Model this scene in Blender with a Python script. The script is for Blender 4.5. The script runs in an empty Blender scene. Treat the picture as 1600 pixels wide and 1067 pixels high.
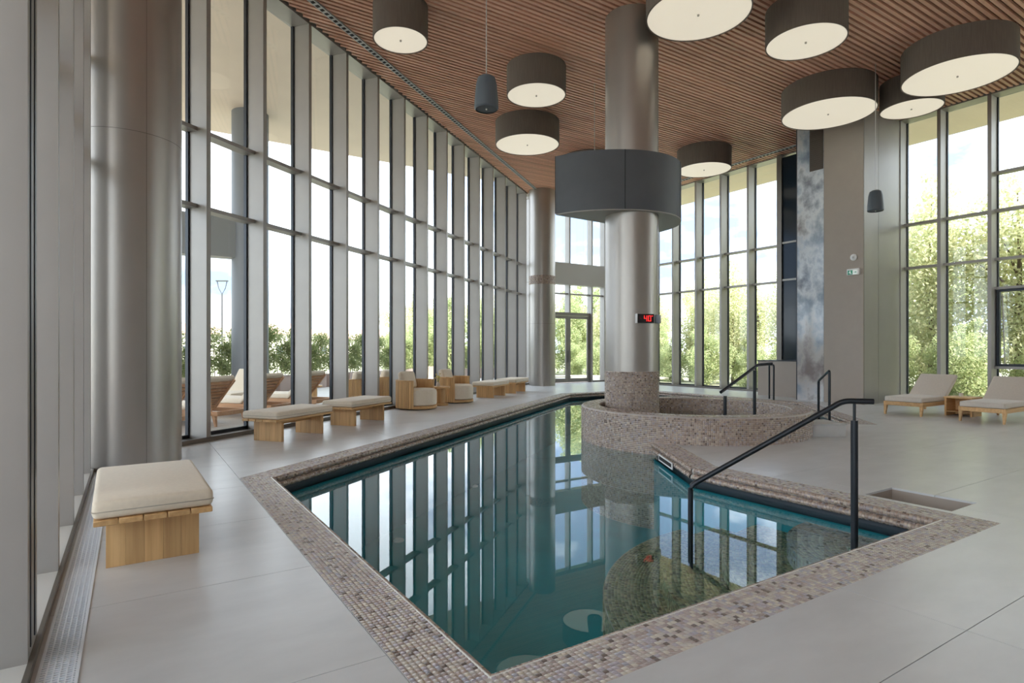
import bpy, bmesh, math, random
import numpy as np
from mathutils import Vector, Matrix
from mathutils.geometry import tessellate_polygon
R_ = math.radians
random.seed(7); rng = np.random.default_rng(7)
sc = bpy.context.scene
C = sc.collection

# ------------------------------------------------------------------ camera
F, H0, EYE, BETA = 925.0, 546.0, 1.4, R_(32.75)
cam_d = bpy.data.cameras.new('camera'); cam = bpy.data.objects.new('camera', cam_d); C.objects.link(cam)
cam_d.sensor_width = 36; cam_d.lens = F / 1600 * 36; cam_d.shift_y = (H0 - 533.5) / 1600
cam_d.clip_start = 0.02; cam_d.clip_end = 600
cam.location = (0, 0, EYE); cam.rotation_euler = (math.pi / 2, 0, -BETA)
sc.camera = cam
# ------------------------------------------------------------------ world, sun, exposure
sc.view_settings.view_transform = 'Standard'; sc.view_settings.look = 'None'
sc.view_settings.gamma = 1.0; sc.view_settings.use_curve_mapping = False
sc.view_settings.exposure = 2.3
SKY = 1.0
w = bpy.data.worlds.new('sky'); sc.world = w; w.use_nodes = True
nt = w.node_tree; nt.nodes.clear()
def wn(t, **k):
    n = nt.nodes.new(t)
    for a, b in k.items(): setattr(n, a, b)
    return n
out = wn('ShaderNodeOutputWorld'); bg = wn('ShaderNodeBackground'); tc = wn('ShaderNodeTexCoord')
mp = wn('ShaderNodeMapping'); mp.inputs['Scale'].default_value = (1, 1, 2.6)
no = wn('ShaderNodeTexNoise'); no.inputs['Scale'].default_value = 2.3; no.inputs['Detail'].default_value = 7; no.inputs['Roughness'].default_value = .55
rp = wn('ShaderNodeValToRGB')
rp.color_ramp.elements[0].position = .40; rp.color_ramp.elements[0].color = (.20, .27, .40, 1)
rp.color_ramp.elements[1].position = .52; rp.color_ramp.elements[1].color = (.84, .915, 1, 1)
nt.links.new(tc.outputs['Generated'], mp.inputs[0]); nt.links.new(mp.outputs[0], no.inputs['Vector'])
nt.links.new(no.outputs['Fac'], rp.inputs[0]); nt.links.new(rp.outputs[0], bg.inputs[0])
bg.inputs[1].default_value = SKY
nt.links.new(bg.outputs[0], out.inputs[0])
sun_d = bpy.data.lights.new('sun', 'SUN'); sun_d.energy = 3.2; sun_d.angle = R_(3); sun_d.color = (1, .95, .86)
sun = bpy.data.objects.new('sun', sun_d); C.objects.link(sun)
sun.rotation_euler = Vector((-.12, .62, -.78)).to_track_quat('-Z', 'Y').to_euler()
sun.location = (0, -20, 40)
cy = sc.cycles
cy.use_denoising = True; cy.max_bounces = 10; cy.diffuse_bounces = 6; cy.glossy_bounces = 5
cy.transmission_bounces = 6; cy.transparent_max_bounces = 40; cy.sample_clamp_indirect = 6

# ------------------------------------------------------------------ helpers
CB, SB = math.cos(BETA), math.sin(BETA)
def uv(X, Y): return (CB * X + SB * Y, -SB * X + CB * Y)
def G(px, py, z=0.0):
    Y = F * (EYE - z) / (py - H0); return uv((px - 800) / F * Y, Y)
def at(px, Y): return uv((px - 800) / F * Y, Y)

MATS = {}
class NT:
    def __init__(s, name):
        s.m = bpy.data.materials.new(name); s.m.use_nodes = True; s.t = s.m.node_tree
        s.b = s.t.nodes['Principled BSDF']; s.o = s.t.nodes['Material Output']; MATS[name] = s.m
    def n(s, t, **k):
        x = s.t.nodes.new(t)
        for a, b in k.items():
            if a.startswith('_'): x.inputs[a[1:].replace('_', ' ')].default_value = b
            else: setattr(x, a, b)
        return x
    def l(s, a, b): s.t.links.new(a, b)
    def ramp(s, fac, stops, interp='LINEAR'):
        r = s.n('ShaderNodeValToRGB'); r.color_ramp.interpolation = interp
        e = r.color_ramp.elements
        while len(e) < len(stops): e.new(.5)
        for x, (p, c) in zip(e, stops): x.position = p; x.color = (*c, 1)
        s.l(fac, r.inputs[0]); return r.outputs[0]
    def coord(s, kind='Object', scale=(1, 1, 1)):
        t = s.n('ShaderNodeTexCoord'); m = s.n('ShaderNodeMapping'); m.inputs['Scale'].default_value = scale
        s.l(t.outputs[kind], m.inputs[0]); return m.outputs[0]
    def noise(s, vec, scale, detail=4, rough=.5):
        x = s.n('ShaderNodeTexNoise'); x.inputs['Scale'].default_value = scale; x.inputs['Detail'].default_value = detail
        x.inputs['Roughness'].default_value = rough; s.l(vec, x.inputs['Vector']); return x.outputs['Fac']
    def bump(s, h, strength, dist=.01):
        b = s.n('ShaderNodeBump'); b.inputs['Strength'].default_value = strength; b.inputs['Distance'].default_value = dist
        s.l(h, b.inputs['Height']); s.l(b.outputs[0], s.b.inputs['Normal'])
def mat(name, col, rough=.5, metal=0.0, spec=.5, var=.0, scale=4.0, stretch=(1, 1, 1), bump=0.0, coat=0.0, emit=None, estr=1.0, sheen=0.0):
    s = NT(name); b = s.b
    b.inputs['Roughness'].default_value = rough; b.inputs['Metallic'].default_value = metal
    b.inputs['Specular IOR Level'].default_value = spec; b.inputs['Coat Weight'].default_value = coat
    b.inputs['Sheen Weight'].default_value = sheen
    if var > 0 or bump > 0:
        f = s.noise(s.coord('Object', stretch), scale, 5, .6)
        lo = tuple(max(0, c * (1 - var)) for c in col); hi = tuple(min(1, c * (1 + var)) for c in col)
        s.l(s.ramp(f, [(.3, lo), (.7, hi)]), b.inputs['Base Color'])
        if bump > 0: s.bump(f, bump)
    else: b.inputs['Base Color'].default_value = (*col, 1)
    if emit:
        b.inputs['Emission Color'].default_value = (*emit, 1); b.inputs['Emission Strength'].default_value = estr
    return s.m

mat('floor_tile', (.60, .61, .625), .30, spec=.5, var=.07, scale=1.6, stretch=(1, 2.2, 1))
mat('grout', (.22, .22, .22), .8)
mat('fin_metal', (.365, .345, .325), .42, metal=.35, var=.03, scale=2)
mat('column_metal', (.38, .352, .325), .36, metal=.75, var=.03, scale=1.5)
mat('seam', (.16, .15, .14), .5, metal=.5)
mat('sill_metal', (.20, .18, .16), .4, metal=.6)
mat('ledge_stone', (.62, .62, .60), .4)
mat('dark_frame', (.030, .036, .046), .35, metal=.3)
mat('backing', (.030, .019, .014), .9)
mat('soffit', (.68, .575, .47), .7, var=.04, scale=1.2)
mat('roof_edge', (.70, .66, .60), .6)
mat('plaster', (.62, .60, .57), .8)
mat('beige_panel', (.37, .315, .27), .55, var=.03, scale=3)
mat('band_panel', (.50, .485, .46), .5)
mat('slate', (.080, .087, .098), .5, var=.06, scale=3)
mat('slate_under', (.30, .285, .265), .5)
mat('fabric_drum', (.145, .118, .10), .8, var=.15, scale=60, stretch=(1, 1, .05))
mat('lamp_glow', (.85, .78, .66), .6, emit=(1.0, .90, .74), estr=.105)
mat('knob', (.35, .33, .3), .4, metal=.6)
mat('speaker', (.085, .105, .125), .45)
mat('grille', (.11, .125, .14), .6)
mat('cable', (.55, .55, .55), .4, metal=.5)
mat('dark_rail', (.020, .024, .030), .35, metal=.4)
mat('diffuser_white', (.50, .50, .50), .5)
mat('hole_black', (.008, .008, .01), .8)
mat('steel', (.80, .85, .93), .35, metal=.15)
mat('steel_dark', (.30, .34, .41), .5)
mat('cushion', (.78, .69, .56), .85, var=.04, scale=30, bump=.05, sheen=.2)
mat('cushion_taupe', (.62, .555, .48), .85, var=.04, scale=30, bump=.05, sheen=.2)
mat('piping', (.45, .40, .33), .85)
mat('grille_brown', (.085, .065, .052), .6)
mat('white_plastic', (.75, .75, .75), .4)
mat('black_plastic', (.012, .010, .010), .3)
mat('led_red', (.5, .02, .02), .5, emit=(1, .03, .03), estr=.25)
mat('led_dim', (.12, .02, .02), .5)
mat('exit_green', (.02, .20, .12), .4, emit=(.02, .3, .18), estr=.04)
mat('exit_white', (.8, .85, .82), .4, emit=(.8, .9, .85), estr=.05)
mat('planter', (.38, .29, .255), .6)
mat('plank', (.58, .57, .55), .6, var=.2, scale=3, stretch=(.4, 8, 1))
mat('grass', (.33, .33, .235), .95, var=.35, scale=.8)
mat('bark', (.15, .11, .085), .9, var=.3, scale=6)
mat('far_wall', (.72, .66, .58), .8)
mat('far_roof', (.48, .30, .24), .8)
mat('door_metal', (.27, .25, .23), .45, metal=.4)
mat('far_window', (.10, .12, .15), .2)
mat('car_paint', (.75, .77, .80), .15, coat=1)
mat('car_glass', (.02, .03, .035), .05)
mat('rubber', (.02, .02, .02), .8)
mat('lamp_post', (.07, .07, .075), .7)
mat('vase', (.70, .66, .58), .3)
mat('flower', (.75, .66, .25), .7)
mat('stem', (.16, .25, .08), .7)
mat('step_stone', (.52, .52, .51), .5, var=.05)
mat('pool_floor', (.010, .29, .35), .5, var=.12, scale=1.2)
mat('spa_floor', (.16, .15, .14), .5)
mat('mosaic_grout', (.44, .40, .37), .6)
mat('border_grout', (.62, .60, .58), .6)
mat('gutter', (.035, .045, .06), .5)  # dark navy puts the shade of the undercut below the lip into the colour
mat('edge_white', (.74, .73, .70), .35)
mat('outdoor_metal', (.15, .158, .168), .5, metal=.3)
mat('portal_metal', (.24, .25, .255), .55)

def wood(name, lo, hi, rough=.5, ax='x', coat=0):
    s = NT(name)
    sc_ = {'x': (.6, 14, 14), 'z': (14, 14, .6)}[ax]
    v = s.coord('Object', sc_)
    oi = s.n('ShaderNodeObjectInfo')
    ad = s.n('ShaderNodeVectorMath', operation='ADD'); s.l(v, ad.inputs[0])
    mu = s.n('ShaderNodeMath', operation='MULTIPLY'); mu.inputs[1].default_value = 37.0; s.l(oi.outputs['Random'], mu.inputs[0]); s.l(mu.outputs[0], ad.inputs[1])
    f = s.noise(ad.outputs[0], 1.6, 6, .6)
    col = s.ramp(f, [(.3, lo), (.7, hi)])
    hs = s.n('ShaderNodeHueSaturation'); s.l(col, hs.inputs['Color'])
    mr = s.n('ShaderNodeMapRange'); mr.inputs['To Min'].default_value = .86; mr.inputs['To Max'].default_value = 1.12
    s.l(oi.outputs['Random'], mr.inputs[0]); s.l(mr.outputs[0], hs.inputs['Value'])
    s.l(hs.outputs[0], s.b.inputs['Base Color']); s.b.inputs['Roughness'].default_value = rough
    s.bump(f, .08)
wood('teak', (.52, .30, .125), (.72, .46, .215), .5, 'x')
wood('teak_v', (.52, .30, .125), (.72, .46, .215), .5, 'z')
wood('teak_red', (.48, .25, .13), (.66, .40, .23), .55, 'x')
wood('slat_wood', (.64, .35, .245), (.79, .465, .335), .5, 'x')

def mosaic(name, stops, rough=.16):
    s = NT(name)
    a = s.n('ShaderNodeAttribute', attribute_name='rnd'); oi = s.n('ShaderNodeObjectInfo')
    ad = s.n('ShaderNodeMath', operation='ADD'); s.l(a.outputs['Fac'], ad.inputs[0]); s.l(oi.outputs['Random'], ad.inputs[1])
    fr = s.n('ShaderNodeMath', operation='FRACT'); s.l(ad.outputs[0], fr.inputs[0])
    s.l(s.ramp(fr.outputs[0], stops, 'CONSTANT'), s.b.inputs['Base Color'])
    m2 = s.n('ShaderNodeMath', operation='MULTIPLY'); m2.inputs[1].default_value = 7.13; s.l(fr.outputs[0], m2.inputs[0])
    f2 = s.n('ShaderNodeMath', operation='FRACT'); s.l(m2.outputs[0], f2.inputs[0])
    mr = s.n('ShaderNodeMapRange'); mr.inputs['To Min'].default_value = rough * .6; mr.inputs['To Max'].default_value = rough * 2.2
    s.l(f2.outputs[0], mr.inputs[0]); s.l(mr.outputs[0], s.b.inputs['Roughness'])
    s.b.inputs['Specular IOR Level'].default_value = .75
    s.b.inputs['Metallic'].default_value = .12
mosaic('mosaic', [(0, (.43, .365, .345)), (.14, (.58, .53, .485)), (.30, (.49, .45, .495)), (.46, (.66, .61, .53)),
                  (.62, (.52, .445, .42)), (.82, (.20, .165, .15)), (.88, (.58, .545, .525)), (.95, (.44, .44, .50))], .09)
mosaic('mosaic_tan', [(0, (.31, .225, .18)), (.16, (.44, .335, .265)), (.32, (.36, .29, .275)), (.48, (.50, .40, .315)),
                  (.64, (.37, .275, .22)), (.83, (.16, .11, .085)), (.89, (.44, .35, .29)), (.95, (.33, .29, .30))], .14)
mosaic('mosaic_green', [(0, (.17, .18, .09)), (.2, (.36, .32, .18)), (.4, (.25, .27, .15)), (.6, (.45, .38, .23)), (.8, (.11, .10, .06))], .3)

def schlick(s, f0):
    g = s.n('ShaderNodeNewGeometry'); d = s.n('ShaderNodeVectorMath', operation='DOT_PRODUCT')
    s.l(g.outputs['Normal'], d.inputs[0]); s.l(g.outputs['Incoming'], d.inputs[1])
    ab = s.n('ShaderNodeMath', operation='ABSOLUTE'); s.l(d.outputs['Value'], ab.inputs[0])
    om = s.n('ShaderNodeMath', operation='SUBTRACT'); om.inputs[0].default_value = 1; s.l(ab.outputs[0], om.inputs[1])
    pw = s.n('ShaderNodeMath', operation='POWER'); pw.inputs[1].default_value = 5; s.l(om.outputs[0], pw.inputs[0])
    ma = s.n('ShaderNodeMath', operation='MULTIPLY_ADD'); ma.inputs[1].default_value = 1 - f0; ma.inputs[2].default_value = f0
    s.l(pw.outputs[0], ma.inputs[0]); return ma.outputs[0], g
def clear(name, tint, f0, bump=None, gl=(1, 1, 1)):
    s = NT(name); s.t.nodes.remove(s.b)
    tr = s.n('ShaderNodeBsdfTransparent'); tr.inputs[0].default_value = (*tint, 1)
    gl_ = s.n('ShaderNodeBsdfGlossy'); gl_.inputs['Roughness'].default_value = 0; gl_.inputs[0].default_value = (*gl, 1)
    mx = s.n('ShaderNodeMixShader'); fac, g = schlick(s, f0)
    s.l(fac, mx.inputs[0]); s.l(tr.outputs[0], mx.inputs[1]); s.l(gl_.outputs[0], mx.inputs[2]); s.l(mx.outputs[0], s.o.inputs[0])
    if bump:
        f = s.noise(s.coord('Object'), bump[0], 2, .5)
        b = s.n('ShaderNodeBump'); b.inputs['Strength'].default_value = bump[1]; b.inputs['Distance'].default_value = .01
        s.l(f, b.inputs['Height']); s.l(b.outputs[0], gl_.inputs['Normal'])
clear('pane_glass', (.96, .975, .97), .025)
mat('dark_glass', (.014, .024, .036), .12, spec=.35)
clear('water', (.72, .88, .90), .026, (1.3, .010))
clear('spa_water', (.75, .82, .80), .028, (1.3, .03))

s = NT('marble'); v = s.coord('Object', (1, 1, .8))
f1 = s.noise(v, 1.1, 8, .62); f2 = s.noise(v, .55, 6, .6)
c1 = s.ramp(f1, [(.30, (.12, .16, .23)), (.44, (.36, .42, .50)), (.54, (.72, .75, .78)), (.66, (.24, .31, .42))])
c2 = s.ramp(f2, [(.46, (0, 0, 0)), (.58, (1, 1, 1))])
mx = s.n('ShaderNodeMix', data_type='RGBA'); s.l(c2, mx.inputs['Factor']); s.l(c1, mx.inputs['A']); mx.inputs['B'].default_value = (.26, .175, .12, 1)
mm = s.n('ShaderNodeMix', data_type='RGBA'); s.l(f1, mm.inputs['Factor']); s.l(c1, mm.inputs['A']); s.l(mx.outputs['Result'], mm.inputs['B'])
s.l(mm.outputs['Result'], s.b.inputs['Base Color']); s.b.inputs['Roughness'].default_value = .08

def leafmat(name, lo, hi, tr=.5):
    s = NT(name); s.t.nodes.remove(s.b)
    a = s.n('ShaderNodeAttribute', attribute_name='rnd')
    col = s.ramp(a.outputs['Fac'], [(0, lo), (1, hi)])
    d = s.n('ShaderNodeBsdfDiffuse'); t = s.n('ShaderNodeBsdfTranslucent'); m = s.n('ShaderNodeMixShader'); m.inputs[0].default_value = tr
    s.l(col, d.inputs[0]); s.l(col, t.inputs[0]); s.l(d.outputs[0], m.inputs[1]); s.l(t.outputs[0], m.inputs[2]); s.l(m.outputs[0], s.o.inputs[0])
leafmat('leaf_bright', (.47, .52, .30), (.86, .82, .58), .55)
leafmat('leaf_mid', (.33, .42, .22), (.68, .69, .43), .55)
leafmat('leaf_hedge', (.20, .27, .11), (.46, .48, .24), .5)

def tag(o, label=None, cat=None, group=None, kind=None):
    if label: o['label'] = label
    if cat: o['category'] = cat
    if group: o['group'] = group
    if kind: o['kind'] = kind
    return o
def link(name, me, parent=None, loc=None, rz=0.0):
    o = bpy.data.objects.new(name, me); C.objects.link(o)
    if parent: o.parent = parent
    if loc is not None: o.location = loc
    if rz: o.rotation_euler = (0, 0, rz)
    return o
def empty(name, loc=(0, 0, 0), rz=0.0):
    o = bpy.data.objects.new(name, None); C.objects.link(o); o.location = loc; o.rotation_euler = (0, 0, rz); o.empty_display_size = .1
    return o
def smooth(me, ang=35):
    me.polygons.foreach_set('use_smooth', [True] * len(me.polygons)); me.set_sharp_from_angle(angle=R_(ang))
def mesh(name, V, Fc, m, sm=None):
    me = bpy.data.meshes.new(name); me.from_pydata([tuple(v) for v in V], [], Fc); me.materials.append(MATS[m])
    if sm: smooth(me, sm)
    me.update(); return me
BF = [(0, 3, 2, 1), (4, 5, 6, 7), (0, 1, 5, 4), (1, 2, 6, 5), (2, 3, 7, 6), (3, 0, 4, 7)]
def box_me(name, x0, x1, y0, y1, z0, z1, m, bev=0.0, seg=2):
    V = [(x0, y0, z0), (x1, y0, z0), (x1, y1, z0), (x0, y1, z0), (x0, y0, z1), (x1, y0, z1), (x1, y1, z1), (x0, y1, z1)]
    me = mesh(name, V, BF, m)
    if bev:
        bm = bmesh.new(); bm.from_mesh(me)
        bmesh.ops.bevel(bm, geom=bm.edges[:], offset=bev, segments=seg, profile=.5, affect='EDGES')
        bm.to_mesh(me); bm.free(); smooth(me, 40)
    return me
def box(name, x0, x1, y0, y1, z0, z1, m, parent=None, bev=0.0, seg=2):
    return link(name, box_me(name, x0, x1, y0, y1, z0, z1, m, bev, seg), parent)
def boxes_me(name, L, m):
    V, Fc = [], []
    for (x0, x1, y0, y1, z0, z1) in L:
        b = len(V); V += [(x0, y0, z0), (x1, y0, z0), (x1, y1, z0), (x0, y1, z0), (x0, y0, z1), (x1, y0, z1), (x1, y1, z1), (x0, y1, z1)]
        Fc += [tuple(i + b for i in f) for f in BF]
    return mesh(name, V, Fc, m)
def prism_me(name, poly, z0, z1, m):
    n = len(poly); V = [(x, y, z0) for x, y in poly] + [(x, y, z1) for x, y in poly]
    tr = tessellate_polygon([[Vector((x, y, 0)) for x, y in poly]])
    Fc = [tuple(t) for t in tr] + [tuple(i + n for i in t) for t in tr] + [(i, (i + 1) % n, (i + 1) % n + n, i + n) for i in range(n)]
    me = mesh(name, V, Fc, m)
    bm = bmesh.new(); bm.from_mesh(me); bmesh.ops.recalc_face_normals(bm, faces=bm.faces[:]); bm.to_mesh(me); bm.free(); return me
def lathe_me(name, prof, m, seg=48, a0=0, a1=2 * math.pi, sm=35, close=False):
    full = abs(a1 - a0 - 2 * math.pi) < 1e-6; n = seg if full else seg + 1
    V, Fc = [], []
    for i in range(n):
        a = a0 + (a1 - a0) * i / seg
        for r, z in prof: V.append((r * math.cos(a), r * math.sin(a), z))
    k = len(prof); kk = k if close else k - 1
    for i in range(seg):
        j = (i + 1) % n
        for q in range(kk):
            p = (q + 1) % k
            Fc.append((i * k + q, j * k + q, j * k + p, i * k + p))
    if not full and close:
        Fc.append(tuple(range(k))); Fc.append(tuple(reversed([(n - 1) * k + q for q in range(k)])))
    me = mesh(name, V, Fc, m)
    bm = bmesh.new(); bm.from_mesh(me); bmesh.ops.remove_doubles(bm, verts=bm.verts[:], dist=1e-5); bmesh.ops.recalc_face_normals(bm, faces=bm.faces[:]); bm.to_mesh(me); bm.free()
    if sm: smooth(me, sm)
    return me
def tube_me(name, pts, r, m, seg=10):
    pts = [Vector(p) for p in pts]; V, Fc = [], []
    for i, p in enumerate(pts):
        d = (pts[min(i + 1, len(pts) - 1)] - pts[max(i - 1, 0)]).normalized()
        if 0 < i < len(pts) - 1:
            a = (pts[i] - pts[i - 1]).normalized(); b = (pts[i + 1] - pts[i]).normalized(); d = (a + b).normalized()
        up = Vector((0, 0, 1)) if abs(d.z) < .9 else Vector((CB, SB, 0))
        x = d.cross(up).normalized(); y = x.cross(d).normalized()
        rr = r[i] if isinstance(r, (list, tuple)) else r
        for k in range(seg):
            t = 2 * math.pi * k / seg; V.append(p + x * (rr * math.cos(t)) + y * (rr * math.sin(t)))
    for i in range(len(pts) - 1):
        for k in range(seg):
            k2 = (k + 1) % seg; Fc.append((i * seg + k, i * seg + k2, (i + 1) * seg + k2, (i + 1) * seg + k))
    Fc.append(tuple(reversed(range(seg)))); Fc.append(tuple((len(pts) - 1) * seg + k for k in range(seg)))
    me = mesh(name, V, Fc, m)
    bm = bmesh.new(); bm.from_mesh(me); bmesh.ops.recalc_face_normals(bm, faces=bm.faces[:]); bm.to_mesh(me); bm.free()
    smooth(me, 50); return me
def bend(pts, r=.06, n=4):
    pts = [Vector(p) for p in pts]; o = [pts[0]]
    for i in range(1, len(pts) - 1):
        a = (pts[i - 1] - pts[i]); b = (pts[i + 1] - pts[i]); k = min(r, a.length * .45, b.length * .45)
        p0 = pts[i] + a.normalized() * k; p2 = pts[i] + b.normalized() * k
        for q in range(n + 1):
            t = q / n; o.append(p0 * (1 - t) ** 2 + pts[i] * 2 * t * (1 - t) + p2 * t * t)
    return o + [pts[-1]]
def copy_tree(o, parent=None):
    c = o.copy(); C.objects.link(c); c.parent = parent
    for ch in o.children: copy_tree(ch, c)
    return c
def tiles_me(name, P, T1, T2, N, h1, h2, lift, m, ch=.0035):
    P, T1, T2, N = [np.asarray(a, float) for a in (P, T1, T2, N)]; n = len(P)
    h1 = np.broadcast_to(np.asarray(h1, float), (n,))[:, None]; h2 = np.broadcast_to(np.asarray(h2, float), (n,))[:, None]
    V = np.zeros((n, 8, 3))
    for k, (a, b) in enumerate(((-1, -1), (1, -1), (1, 1), (-1, 1))):
        V[:, k] = P + T1 * h1 * a + T2 * h2 * b
        V[:, k + 4] = P + T1 * (h1 - ch) * a + T2 * (h2 - ch) * b + N * lift
    fl = np.array([(4, 5, 6, 7), (0, 1, 5, 4), (1, 2, 6, 5), (2, 3, 7, 6), (3, 0, 4, 7)])
    idx = (np.arange(n)[:, None, None] * 8 + fl[None]).reshape(-1)
    me = bpy.data.meshes.new(name); me.vertices.add(n * 8); me.vertices.foreach_set('co', V.reshape(-1))
    me.loops.add(len(idx)); me.loops.foreach_set('vertex_index', idx.astype(np.int32))
    me.polygons.add(n * 5); me.polygons.foreach_set('loop_start', np.arange(0, n * 20, 4, dtype=np.int32))
    me.update(calc_edges=True); me.materials.append(MATS[m])
    at_ = me.attributes.new('rnd', 'FLOAT', 'FACE'); at_.data.foreach_set('value', np.repeat(rng.random(n), 5).astype(np.float32))
    return me

# ------------------------------------------------------------------ plan (x runs across the hall, y into it)
CEIL, SOF = 7.60, 8.0
UL, UR, VB, VF = -.36, 17.5, -4.0, 19.6          # near left wall, right wall, wall behind, door wall
C1 = (UL, 9.08); E1 = Vector((.795, .607)).normalized(); ANG = math.atan2(E1.y, E1.x)
LDIAG = (VF - C1[1]) / E1.y; C2 = (C1[0] + E1.x * LDIAG, VF)
ROOM = [(UL, VB), (UR, VB), (UR, VF), C2, C1]
ZW = -.19
SPA = (8.35, 7.11); SPA_R, SPA_RI, SPA_H = 1.93, 1.60, .41
COLC = (7.89, 8.12)
POOL = [(1.29, 2.18), (5.60, 2.18), (5.60, 4.73), (6.72, 6.52), SPA, (10.0, 7.7), (11.7, 6.0), (14.8, 9.0), (14.8, 14.75), (11.64, 14.75), (1.29, 6.88)]
BW = .30
def offset(poly, d):      # outward for a counter-clockwise polygon
    n = len(poly); o = []
    for i in range(n):
        p0, p1, p2 = Vector(poly[i - 1]), Vector(poly[i]), Vector(poly[(i + 1) % n])
        a = (p1 - p0).normalized(); b = (p2 - p1).normalized()
        na, nb = Vector((a.y, -a.x)), Vector((b.y, -b.x)); m_ = (na + nb)
        m_ = m_ / max(.15, 1 + na.dot(nb)); o.append(tuple(p1 + m_ * d))
    return o
POUT = offset(POOL, BW); POUT[4] = SPA

# ------------------------------------------------------------------ floor
PIT = [(5.97, 2.25), (6.50, 2.25), (6.50, 2.97), (5.97, 2.97)]
loops = [[Vector((*p, 0)) for p in ROOM], [Vector((*p, 0)) for p in POUT], [Vector((*p, 0)) for p in PIT]]
flat = [p for l in loops for p in l]; tri = tessellate_polygon(loops)
def deck_bm():
    bm = bmesh.new(); vs = [bm.verts.new(p) for p in flat]
    for t in tri:
        try: bm.faces.new([vs[i] for i in t])
        except ValueError: pass
    for f in bm.faces:
        if f.normal.z < 0 or f.calc_area() > 0 and (f.normal_update() or f.normal.z < 0): f.normal_flip()
    return bm
bm = deck_bm(); me = bpy.data.meshes.new('floor'); bmesh.ops.translate(bm, verts=bm.verts[:], vec=(0, 0, -.006)); bm.to_mesh(me); bm.free()
me.materials.append(MATS['grout']); floor = tag(link('floor', me), kind='structure')
J = .0022; us = [-4.0, .985] + [3.5 + 2.66 * k for k in range(0, 7)]; vs_ = [1.256 + 1.335 * k for k in range(-5, 16)]
for i in range(len(us) - 1):
    for j in range(len(vs_) - 1):
        a0, a1, b0, b1 = us[i] + J, us[i + 1] - J, vs_[j] + J, vs_[j + 1] - J
        if a1 < UL or a0 > UR: continue
        bm = deck_bm()
        for co, no_ in (((a0, 0, 0), (-1, 0, 0)), ((a1, 0, 0), (1, 0, 0)), ((0, b0, 0), (0, -1, 0)), ((0, b1, 0), (0, 1, 0))):
            bmesh.ops.bisect_plane(bm, geom=bm.verts[:] + bm.edges[:] + bm.faces[:], plane_co=co, plane_no=no_, clear_outer=True)
        if len(bm.faces) == 0: bm.free(); continue
        bmesh.ops.dissolve_limit(bm, angle_limit=.01, verts=bm.verts[:], edges=bm.edges[:])
        r = bmesh.ops.extrude_face_region(bm, geom=bm.faces[:])
        bmesh.ops.translate(bm, verts=[x for x in r['geom'] if isinstance(x, bmesh.types.BMVert)], vec=(0, 0, -.02))
        bmesh.ops.recalc_face_normals(bm, faces=bm.faces[:])
        me = bpy.data.meshes.new('floor_tile'); bm.to_mesh(me); bm.free(); me.materials.append(MATS['floor_tile'])
        link('floor_tile', me, floor)
FO = offset(ROOM, .3); nf_ = len(FO)  # added unseen shell below the deck, stops light leaking through the channel gap
me = mesh('leak_shell', [(*p, -1.6) for p in FO] + [(*p, -.012) for p in FO], [tuple(t) for t in tessellate_polygon([[Vector((*p, 0)) for p in FO]])] + [(i, (i + 1) % nf_, (i + 1) % nf_ + nf_, i + nf_) for i in range(nf_)], 'gutter')
tag(link('leak_shell', me), kind='structure')
# sunken basin in the floor
fb = tag(empty('foot_basin', (6.235, 2.61, -.35)), 'small rectangular pit sunk in the grey floor beside the pool corner', 'basin')
box('basin_bottom', -.265, .265, -.36, .36, -.02, 0, 'beige_panel', fb)
for nm, a in (('basin_wall', (-.285, -.265, -.38, .38)), ('basin_wall', (.265, .285, -.38, .38)), ('basin_wall', (-.265, .265, -.38, -.36)), ('basin_wall', (-.265, .265, .36, .38))):
    box(nm, *a, -.02, .33, 'beige_panel', fb)
link('white_disc', lathe_me('white_disc', [(0, 0), (.03, 0), (.03, .04), (0, .04)], 'white_plastic', 16), fb, (.12, .28, 0))  # small white disc on the pit bottom

# ------------------------------------------------------------------ roof, soffit and ceiling
roof = tag(box('roof_slab', -9, 21.2, -6, 19.95, SOF, SOF + .5, 'soffit'), kind='structure')
# soffit joints
ceil_ = tag(link('ceiling', prism_me('ceiling', ROOM, CEIL + .075, SOF - .005, 'backing')), kind='structure')
sl = box_me('ceiling_slat', 0, 1, -.0315, .0315, 0, .065, 'slat_wood')
v = VB + .06
while v < VF - .03:
    ul = UL if v < C1[1] else UL + (v - C1[1]) * E1.x / E1.y + .05
    o = link('ceiling_slat', sl, ceil_, (ul + .02, v, CEIL)); o.scale = (UR - ul - .04, 1, 1)
    v += .115
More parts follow.
